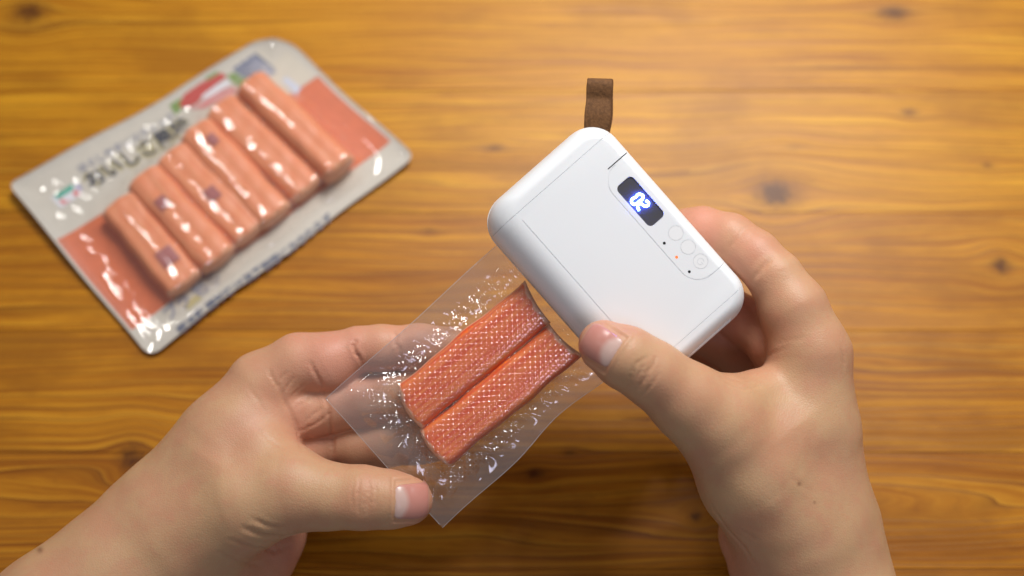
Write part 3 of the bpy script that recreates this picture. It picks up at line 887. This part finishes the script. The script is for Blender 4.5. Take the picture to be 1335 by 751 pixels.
def film_z(s, t):
    P = pkv(s, t, np.zeros_like(s)) + np.array(PKI); Xw, Yw = P[..., 0] * 1000, P[..., 1] * 1000
    h = np.zeros_like(s); dm = np.full_like(s, 99.0)
    for c, ang, hl, hw, Ht in PST:
        x, y = Xw - c[0], Yw - c[1]; ca, sa = math.cos(ang), math.sin(ang)
        p, q = x * ca + y * sa, -x * sa + y * ca
        ax, ay = np.abs(p) - hl + 2.5, np.abs(q) - hw + 3.0
        d = np.hypot(np.maximum(ax, 0), np.maximum(ay, 0)) + np.minimum(np.maximum(ax, ay), 0)
        hi = Ht * np.exp(-(np.maximum(d, 0) / 8.0) ** 1.6) * (1 - 0.10 * np.clip(q / hw, -1, 1) ** 2)
        h = np.maximum(h, hi); dm = np.minimum(dm, d)
    e = np.minimum(np.minimum(s, 1 - s) * 150, np.minimum(t, 1 - t) * 100)
    ins = sm(e, 2.0, 11.0)
    ridge = np.abs(np.sin(Xw * 0.11 + 0.13 * Yw + 1.3 * np.sin(Yw * 0.07))) ** 6
    wr = 2.4 * ridge + (np.sin(Xw * 0.42 + 1.1 * np.sin(Yw * 0.16)) + 0.8 * np.sin(Yw * 0.50 + 0.9 * np.sin(Xw * 0.21) + 1.0) + 0.5 * np.sin((Xw + Yw) * 0.95))
    return sheet_z(s, t) + 0.75 + ins * (np.maximum(h - 1.0, 0) + 0.09 * np.abs(wr) * (1 - 0.55 * sm(-dm, -3, 1)))
pf = pack_sheet('cover_film', film_z, PACKFILM, pack, 300, 200)
s = np.linspace(0, 1, 300)[:, None] * np.ones((1, 200)); t = np.linspace(0, 1, 200)[None, :] * np.ones((300, 1))
attr(pf, 'haze', (0.10 * (1 - sm(np.minimum(np.minimum(s, 1 - s) * 150, np.minimum(t, 1 - t) * 100), 1, 6))).ravel())
# welded rim of the pack
sq = np.concatenate([np.column_stack([np.linspace(0, 1, 60), np.zeros(60)])[:-1], np.column_stack([np.ones(40), np.linspace(0, 1, 40)])[:-1],
                     np.column_stack([np.linspace(1, 0, 60), np.ones(60)])[:-1], np.column_stack([np.zeros(40), np.linspace(1, 0, 40)])[:-1]])
rs_, rt_ = corner_round(sq[:, 0], sq[:, 1])
rp = pkv(rs_, rt_, sheet_z(sq[:, 0], sq[:, 1]) + 0.4) * 1000
keep = [0]
for i in range(1, len(rp)):
    if np.linalg.norm(rp[i] - rp[keep[-1]]) > 0.8: keep.append(i)
ro = tube('welded_rim', rp[keep].tolist(), 0.25, GREY_SHEET, pack, True, 6, 2)

# ------------------------------------------------------------------ hands
def surface_nets(f, org, h):
    neg = f < 0
    nx, ny, nz = f.shape
    cnt = np.zeros((nx - 1, ny - 1, nz - 1), np.int8)
    for i in (0, 1):
        for j in (0, 1):
            for k in (0, 1):
                cnt += neg[i:nx - 1 + i, j:ny - 1 + j, k:nz - 1 + k]
    act = (cnt > 0) & (cnt < 8)
    I, J, Kk = np.nonzero(act)
    idx = np.full(act.shape, -1, np.int64); idx[I, J, Kk] = np.arange(len(I))
    acc = np.zeros((len(I), 3)); num = np.zeros(len(I))
    cs = [(0, 0, 0), (1, 0, 0), (0, 1, 0), (1, 1, 0), (0, 0, 1), (1, 0, 1), (0, 1, 1), (1, 1, 1)]
    ed = [(0, 1), (2, 3), (4, 5), (6, 7), (0, 2), (1, 3), (4, 6), (5, 7), (0, 4), (1, 5), (2, 6), (3, 7)]
    val = [f[I + c[0], J + c[1], Kk + c[2]] for c in cs]
    for a, b_ in ed:
        va, vb = val[a], val[b_]
        m = (va < 0) != (vb < 0)
        t = np.where(m, va / np.where(m, va - vb, 1), 0)
        pa, pb = np.array(cs[a]), np.array(cs[b_])
        acc += np.where(m[:, None], pa + t[:, None] * (pb - pa), 0); num += m
    V = (np.stack([I, J, Kk], 1) + acc / num[:, None]) * h + org
    Q = []
    for ax in range(3):
        sl0 = [slice(None)] * 3; sl1 = [slice(None)] * 3
        sl0[ax] = slice(0, -1); sl1[ax] = slice(1, None)
        a, b_ = neg[tuple(sl0)], neg[tuple(sl1)]
        ch = a != b_
        o1, o2 = [k for k in range(3) if k != ax]
        e = np.array(np.nonzero(ch)).T
        ok = (e[:, o1] > 0) & (e[:, o2] > 0) & (e[:, o1] < f.shape[o1] - 1) & (e[:, o2] < f.shape[o2] - 1)
        e = e[ok]; fl = a[e[:, 0], e[:, 1], e[:, 2]]
        q = []
        for d1, d2 in ((0, 0), (-1, 0), (-1, -1), (0, -1)):
            c = e.copy(); c[:, o1] += d1; c[:, o2] += d2
            q.append(idx[c[:, 0], c[:, 1], c[:, 2]])
        q = np.stack(q, 1)
        flip = fl if ax != 1 else ~fl
        q = np.where(flip[:, None], q, q[:, ::-1])
        Q.append(q)
    Q = np.concatenate(Q)
    return V, Q[(Q >= 0).all(1)]

def smin(a, b_, k):
    h = np.maximum(k - np.abs(a - b_), 0) / k
    return np.minimum(a, b_) - h * h * h * k / 6.0
def rcone(p, a, b_, ra, rb):
    ba = b_ - a; l2 = ba @ ba
    t = np.clip(((p - a) @ ba) / l2, 0, 1)
    q = p - a - t[:, None] * ba
    return np.sqrt((q * q).sum(1)) - (ra + (rb - ra) * t)
class Hand:
    """chains of tapered limbs; palm chains blend with each other, each finger blends with the palm but not with its neighbour"""
    def __init__(s): s.palm = []; s.fing = []; s.cuts = []
    def J(s, j):
        px, py, z, r = j; d = D0 * 1000 - z
        return cp(px, py, z), r * K * d
    def add_palm(s, chain, k=9.0): s.palm.append(([s.J(j) for j in chain], k))
    def add_finger(s, chain, k=7.0, ki=3.0): s.fing.append(([s.J(j) for j in chain], k, ki))
    def chain(s, p, c, ki):
        r = None
        for (a, ra), (b_, rb) in zip(c[:-1], c[1:]):
            d = rcone(p, a, b_, ra, rb)
            r = d if r is None else smin(r, d, ki)
        return r
    def sdf(s, p):
        P = None
        for c, k in s.palm:
            d = s.chain(p, c, 4.0)
            P = d if P is None else smin(P, d, k)
        R = P.copy()
        for c, k, ki in s.fing:
            d = s.chain(p, c, ki)
            R = smin(R, smin(P, d, k), 1.1)
        return R
    def mesh(s, h, zlim=None):
        pts = np.array([j[0] for c in s.palm + s.fing for j in c[0]]); rr_ = max(j[1] for c in s.palm + s.fing for j in c[0])
        lo_ = np.array([min((j[0][k] - j[1]) for c in s.palm + s.fing for j in c[0]) for k in range(3)]) - 4
        hi_ = np.array([max((j[0][k] + j[1]) for c in s.palm + s.fing for j in c[0]) for k in range(3)]) + 4
        R = 4; H = h * R
        n = np.ceil((hi_ - lo_) / H).astype(int) + 1
        ax = [lo_[k] + H * (np.arange(n[k]) + 0.5) - h * 0.5 for k in range(3)]
        G = np.stack(np.meshgrid(*ax, indexing='ij'), -1).reshape(-1, 3)
        c = s.sdf(G).reshape(n)
        f = np.repeat(np.repeat(np.repeat(c, R, 0), R, 1), R, 2).astype(np.float32)
        m = np.abs(f) < H * 1.15
        I = np.array(np.nonzero(m)).T
        f[m] = s.sdf(lo_ + I * h)
        V, Q = surface_nets(f, lo_, h)
        return V, Q

def smooth_mesh(V, Q, it=3, lam=0.5):
    E = np.concatenate([Q[:, [0, 1]], Q[:, [1, 2]], Q[:, [2, 3]], Q[:, [3, 0]]])
    n = len(V); deg = np.bincount(E.ravel(), minlength=n).astype(float)
    for _ in range(it):
        A = np.zeros_like(V)
        for k in range(3):
            A[:, k] = np.bincount(E[:, 0], V[E[:, 1], k], n) + np.bincount(E[:, 1], V[E[:, 0], k], n)
        V = V + lam * (A / np.maximum(deg, 1)[:, None] - V)
    return V
def vnormals(V, Q):
    nq = np.cross(V[Q[:, 2]] - V[Q[:, 0]], V[Q[:, 3]] - V[Q[:, 1]]); N = np.zeros_like(V)
    for k in range(3):
        for c in range(4): N[:, k] += np.bincount(Q[:, c], nq[:, k], len(V))
    return N / (np.linalg.norm(N, axis=1)[:, None] + 1e-9)
def to_px(V):
    d = D0 * 1000 - V[:, 2]
    return np.column_stack([V[:, 0] / (K * d) + 667.5, -V[:, 1] / (K * d) + 375.5])

def carve(V, N, creases, moles, pinks):
    """skin folds pressed into the surface along lines, plus colour attributes"""
    px = to_px(V); cr = np.zeros(len(V)); disp_ = np.zeros(len(V)); front = N[:, 2] > 0.05
    for pts, depth, wd in creases:
        P = np.array(pts, float); S_ = []
        for a, b_ in zip(P[:-1], P[1:]):
            n = max(2, int(np.hypot(*(b_ - a)) / 1.2)); S_ += [a + (b_ - a) * i / n for i in range(n)]
        S_.append(P[-1]); S_ = np.array(S_)
        lo_, hi_ = S_.min(0) - 25, S_.max(0) + 25
        near = np.nonzero(front & (px[:, 0] > lo_[0]) & (px[:, 0] < hi_[0]) & (px[:, 1] > lo_[1]) & (px[:, 1] < hi_[1]))[0]
        if len(near) == 0: continue
        best = np.full(len(near), 9.0); fade = np.ones(len(near))
        for i, q in enumerate(S_):
            d2 = ((px[near] - q) ** 2).sum(1)
            c = near[d2 < 9]
            if len(c) == 0: continue
            tgt = V[c[np.argmax(V[c, 2])]]
            dd = np.sqrt(((V[near] - tgt) ** 2).sum(1))
            e = min(1.0, 0.25 + 3.0 * min(i, len(S_) - 1 - i) / len(S_))
            up_ = dd < best
            fade = np.where(up_, e, fade); best = np.minimum(best, dd)
        g = np.exp(-(best / wd) ** 2) * fade
        lip = np.exp(-((best - 2.2 * wd) / (1.4 * wd)) ** 2) * fade
        disp_[near] += -depth * g + depth * 0.28 * lip
        cr[near] = np.maximum(cr[near], g ** 2 * min(1.0, depth / 0.6))
    pk_ = np.zeros(len(V))
    for (x, y, z, r, a) in pinks:
        c = cp(x, y, z); rm = r * K * (D0 * 1000 - z)
        pk_ = np.maximum(pk_, a * np.exp(-((V - c) ** 2).sum(1) / rm ** 2))
    ml = np.zeros(len(V))
    for (x, y, r) in moles: ml = np.maximum(ml, np.where(front, np.exp(-((px - np.array([x, y])) ** 2).sum(1) / r ** 2), 0))
    return V + N * disp_[:, None], cr, pk_, ml

def make_nail(hand, name, base, tip, width, tilt, parent, arch=0.95):
    """curved nail plate: base/tip are photo points of the nail's centre line, width in mm, draped on the fingertip"""
    b0 = cp(*base); b1 = cp(*tip)
    ax = b1 - b0; ln = np.linalg.norm(ax); ax /= ln
    nrm = np.array(tilt, float); nrm -= ax * (nrm @ ax); nrm /= np.linalg.norm(nrm)
    sd = np.cross(nrm, ax)
    nu, nv = 34, 30
    u = np.linspace(-1, 1, nu)[:, None] * np.ones((1, nv)); v = np.linspace(0, 1, nv)[None, :] * np.ones((nu, 1))
    # outline: rounded at both ends
    hw = width / 2 * (1 - 0.10 * (1 - v) ** 2) * np.sqrt(np.clip(1 - np.clip((v - 0.72) / 0.34, 0, 1) ** 2.6, 0, 1)) * np.sqrt(np.clip(1 - np.clip((0.16 - v) / 0.30, 0, 1) ** 2.2, 0, 1))
    P = b0 + ax * (v * ln)[..., None] + sd * (u * hw)[..., None] + nrm * 12.0
    P = P.reshape(-1, 3); uu = u.ravel()
    dirs = -nrm[None, :] - sd[None, :] * (uu * 0.06)[:, None]; dirs /= np.linalg.norm(dirs, axis=1)[:, None]
    for _ in range(24):
        d = hand.sdf(P); P = P + dirs * (d - 0.0)[:, None] * 0.9
    eps = 0.25
    g = np.stack([hand.sdf(P + np.eye(3)[k] * eps) - hand.sdf(P - np.eye(3)[k] * eps) for k in range(3)], 1); g /= np.linalg.norm(g, axis=1)[:, None]
    vv = v.ravel()
    rim = np.minimum(np.minimum(1 - np.abs(uu), 1.0) * 6, np.minimum(vv * 7, (1 - vv) * 9)); rim = np.clip(rim, 0, 1)
    off = -0.22 + 0.52 * np.sqrt(rim) + 0.10 * np.clip((vv - 0.8) / 0.2, 0, 1)
    P = P + g * off[:, None]
    W_ = np.array([list(cw(p)) for p in P])
    o = fast_mesh(name, W_ - np.array(parent.location), grid_faces(nu, nv)[:, ::-1], NAIL, parent)
    q = (vv - (0.36 - 0.24 * uu ** 2))
    attr(o, 'lunula', (1 - np.clip((q + 0.08) / 0.16, 0, 1)) * np.clip((1 - np.abs(uu)) * 7, 0, 1))
    attr(o, 'free_edge', np.clip((vv - 0.90) / 0.06, 0, 1))
    return o

def build_hand(hand, h, creases, moles, pinks, label, nails):
    V, Q = hand.mesh(h)
    V = smooth_mesh(V, Q, 4, 0.5)
    N = vnormals(V, Q)
    # low, irregular undulation: flesh is never a clean cone
    und = 0.12 * np.sin(V[:, 0] * 0.23 + 1.1 * np.sin(V[:, 1] * 0.17)) * np.sin(V[:, 1] * 0.27 + V[:, 2] * 0.2)
    V = V + N * und[:, None]
    for nl in nails:      # skin folds round the nail
        b0, b1 = cp(*nl[1]), cp(*nl[2]); ax = b1 - b0; ln = np.linalg.norm(ax); ax /= ln
        nr = np.array(nl[4], float); nr -= ax * (nr @ ax); nr /= np.linalg.norm(nr); sd = np.cross(nr, ax)
        r_ = V - b0; u_ = np.abs(r_ @ sd) - nl[3] / 2; v_ = r_ @ ax
        dist = np.maximum(u_, -v_ - 0.2)
        ok = (N @ nr > 0.05) & (v_ < ln * 0.8) & (v_ > -4) & (np.abs(r_ @ sd) < nl[3])
        fade = np.clip((ln * 0.8 - v_) / 3.0, 0, 1)
        V = V + N * (np.where(ok, 0.42 * np.exp(-((dist - 0.75) / 0.65) ** 2) - 0.25 * np.exp(-((dist + 0.15) / 0.35) ** 2), 0) * fade)[:, None]
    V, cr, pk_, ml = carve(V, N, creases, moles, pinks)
    C3 = np.array(CM.to_3x3()); t = np.array(CAMLOC)
    W_ = (V - np.array([0, 0, D0 * 1000])) * MM @ C3.T + t
    org = W_.mean(0); org[2] = W_[:, 2].min()
    o = fast_mesh('hand', W_ - org, Q, SKIN)
    o.location = org
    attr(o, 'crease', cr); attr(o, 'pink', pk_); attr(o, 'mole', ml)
    tag(o, label, 'hand', 'hands of the person at the table')
    for nl in nails: make_nail(hand, nl[0], nl[1], nl[2], nl[3], nl[4], o)
    return o

VOX = 0.62
# --- left hand: thumb on top of the bag, fingers under it
LH = Hand()
LH.add_palm([(-210, 1060, 20, 114), (-60, 935, 8, 104), (80, 814, -8, 98), (165, 748, -16, 94), (225, 690, -22, 90)])            # forearm
LH.add_palm([(225, 690, -22, 88), (300, 575, -22, 66), (342, 508, -24, 46)])                                # index metacarpal
LH.add_palm([(235, 700, -30, 82), (330, 565, -29, 50), (362, 538, -25, 42)])
LH.add_palm([(240, 705, -36, 78), (335, 615, -37, 50), (372, 588, -31, 40)])
LH.add_palm([(245, 735, -42, 78), (320, 680, -50, 52), (368, 640, -50, 36)])
LH.add_palm([(250, 690, -14, 74), (320, 655, -6, 62), (385, 642, -2, 48)], 13.0)                                  # thumb metacarpal
LH.add_palm([(295, 605, -14, 52), (320, 562, -16, 35), (342, 590, -11, 37), (372, 620, -6, 36)], 15.0)                                 # web between thumb and index
LH.add_palm([(235, 775, -24, 80), (290, 750, -30, 70), (328, 714, -36, 60), (348, 694, -38, 50)], 13.0)                                # heel of the hand
LH.add_finger([(370, 640, -3, 48), (430, 647, 0, 42), (472, 649, 2, 40), (510, 651, 2.5, 36), (533, 653, 2, 31)], 8.0, 5.0)   # thumb
LH.add_finger([(345, 505, -24, 46), (390, 476, -23, 40), (430, 474, -22, 40), (466, 456, -22, 28), (498, 454, -21.5, 29), (545, 453, -21.5, 29), (590, 452, -20.5, 26)], 8.0, 5.0)
LH.add_finger([(365, 540, -25, 41), (405, 536, -24, 36), (436, 529, -24, 34), (470, 523, -24, 34), (505, 518, -24, 33), (560, 513, -22, 32), (605, 508, -21, 28)], 7.0, 3.0)
LH.add_finger([(372, 590, -31, 38), (410, 584, -29, 33), (434, 582, -29, 27), (462, 582, -28, 30), (500, 578, -27, 31), (545, 574, -26, 31), (585, 572, -24, 27)], 7.0, 3.0)
LH.add_finger([(372, 640, -50, 34), (420, 640, -48, 28), (470, 640, -48, 24), (510, 645, -40, 20)], 7.0, 4.0)
Lcr = [
    ([(461, 441), (463, 452), (467, 464), (472, 476)], 0.75, 0.55),
    ([(515, 428), (516, 440), (519, 455), (520, 468)], 0.35, 0.6),
    ([(364, 503), (372, 520), (382, 540), (389, 560), (394, 586)], 0.4, 0.8),
    ([(350, 480), (358, 494), (366, 506)], 0.3, 0.6), ([(372, 487), (364, 500)], 0.25, 0.5), ([(384, 492), (376, 506), (371, 515)], 0.3, 0.5),
    ([(402, 470), (408, 486), (420, 506), (421, 512)], 0.4, 0.7),
    ([(421, 512), (428, 530), (433, 561), (432, 601)], 0.45, 0.6),
    ([(392, 564), (410, 556), (425, 546), (433, 538)], 0.3, 0.6), ([(400, 552), (420, 530)], 0.25, 0.5), ([(388, 530), (405, 516)], 0.2, 0.5),
    ([(380, 520), (398, 502)], 0.2, 0.5),
    # thumb knuckle
    ([(461, 626), (457, 640), (458, 655), (462, 668)], 0.14, 0.5), ([(470, 620), (466, 640), (467, 660), (471, 674)], 0.26, 0.5), ([(480, 620), (484, 635), (484, 655), (479, 672)], 0.24, 0.5),
    ([(489, 626), (492, 642), (490, 662)], 0.16, 0.45), ([(470, 640), (480, 648)], 0.12, 0.4), ([(473, 655), (481, 660)], 0.12, 0.4),
    # folds at the base of the thumb
    ([(318, 690), (345, 700), (372, 702), (392, 696)], 0.7, 0.9), ([(300, 706), (330, 716), (360, 718), (380, 712)], 0.5, 0.8), ([(330, 678), (352, 688), (375, 690)], 0.35, 0.7),
    ([(285, 722), (315, 735), (345, 738)], 0.3, 0.8), ([(330, 550), (350, 570), (372, 585)], 0.15, 0.7), ([(322, 500), (338, 520), (350, 540)], 0.14, 0.7)]
Lmol = [(52, 717, 4.0)]
Lpk = [(440, 465, -15, 85, 1.0), (545, 650, 0, 45, 0.75), (400, 550, -25, 75, 0.85), (460, 585, -35, 60, 1.0), (520, 450, -20, 60, 0.8), (370, 725, -30, 60, 1.0), (480, 645, 8, 22, 0.35), (310, 470, -15, 40, 0.3), (340, 540, -5, 40, 0.35)]
build_hand(LH, VOX, Lcr, Lmol, Lpk, 'left hand pinching the end of the clear bag, thumb on top', [('thumbnail', (514, 652, 8), (561, 653, 6), 14.6, (0.06, -0.03, 1.0))])

# --- right hand: thumb on the sealer, fingers round and under it
RH = Hand()
RH.add_palm([(1190, 1110, 20, 116), (1135, 960, 6, 108), (1092, 840, -8, 98), (1066, 745, -17, 90), (1056, 690, -20, 88)])
RH.add_palm([(1058, 700, -16, 80), (1052, 560, -12, 66), (1056, 462, -10, 50)])
RH.add_palm([(1050, 700, -26, 78), (1040, 580, -28, 60), (1044, 500, -28, 50)])
RH.add_palm([(1045, 710, -34, 74), (1020, 600, -42, 54), (1030, 540, -42, 44)])
RH.add_palm([(1040, 730, -40, 70), (1005, 640, -50, 50), (1010, 580, -52, 40)])
RH.add_palm([(1040, 690, -10, 80), (985, 620, -4, 74), (938, 556, 4, 56)], 15.0)                                  # thumb metacarpal
RH.add_palm([(1010, 560, -4, 50), (985, 522, -4, 34), (955, 532, 2, 38)], 16.0)                                   # web
RH.add_palm([(1055, 775, -22, 84), (1020, 735, -26, 66), (985, 698, -30, 46)], 12.0)
RH.add_finger([(945, 562, 4, 56), (898, 524, 9, 50), (850, 487, 14, 42), (815, 466, 16, 40), (787, 450, 15, 33)], 8.0, 5.0)
RH.add_finger([(1056, 462, -10, 50), (1034, 402, -10, 43), (1011, 362, -12, 34), (985, 334, -16, 32), (952, 311, -21, 31), (915, 300, -27, 29), (895, 297, -30, 25)], 8.0, 5.0)
RH.add_finger([(1046, 500, -26, 48), (1010, 442, -22, 38), (982, 424, -31, 33), (940, 400, -36, 31), (880, 385, -36, 28), (850, 380, -35, 25)], 6.0, 4.0)
RH.add_finger([(1030, 540, -42, 44), (985, 475, -44, 34), (940, 445, -42, 30), (880, 425, -37, 27), (845, 420, -35, 24)], 6.0, 4.0)
RH.add_finger([(1010, 580, -52, 38), (965, 520, -52, 30), (920, 485, -47, 26), (870, 455, -38, 23)], 6.0, 4.0)
Rcr = [
    ([(978, 292), (967, 300), (957, 312), (947, 326)], 0.22, 0.8), ([(1008, 332), (998, 341), (989, 351), (978, 368)], 0.35, 0.9),
    ([(1052, 438), (1030, 442), (1008, 448)], 0.10, 0.8), ([(1030, 450), (1005, 460), (985, 470)], 0.14, 0.7),
    ([(848, 462), (832, 474), (822, 492), (817, 507)], 0.24, 0.45), ([(858, 463), (850, 480), (838, 497), (824, 516)], 0.26, 0.45), ([(862, 486), (848, 504), (834, 520)], 0.26, 0.45),
    ([(838, 474), (836, 486), (828, 496)], 0.14, 0.4), ([(842, 480), (832, 478)], 0.12, 0.4), ([(846, 486), (834, 486)], 0.12, 0.4),
    ([(945, 488), (960, 494), (980, 496)], 0.2, 0.6), ([(950, 500), (972, 506), (995, 500)], 0.15, 0.6),
    ([(925, 660), (945, 690), (968, 715), (985, 742)], 0.28, 1.0), ([(1098, 450), (1102, 465), (1103, 480)], 0.25, 0.8), ([(960, 690), (985, 705)], 0.25, 0.8),
    ([(1060, 560), (1056, 600)], 0.10, 1.2), ([(1030, 620), (1060, 640)], 0.10, 1.0)]
Rmol = [(1042, 631, 2.6), (1062, 655, 1.8)]
Rpk = [(915, 290, -20, 50, 1.0), (975, 330, -10, 40, 0.6), (1000, 430, -20, 50, 0.7), (780, 450, 15, 45, 0.8), (980, 470, -20, 60, 0.7), (970, 730, -20, 60, 0.9), (1103, 470, -12, 28, 0.8), (845, 490, 22, 26, 0.4), (960, 400, -30, 90, 1.0), (1010, 340, 0, 30, 0.35)]
build_hand(RH, VOX, Rcr, Rmol, Rpk, 'right hand gripping the white sealer, thumb over its edge', [('thumbnail', (803, 463, 24), (760, 435, 20), 14.4, (-0.06, 0.06, 1.0))])
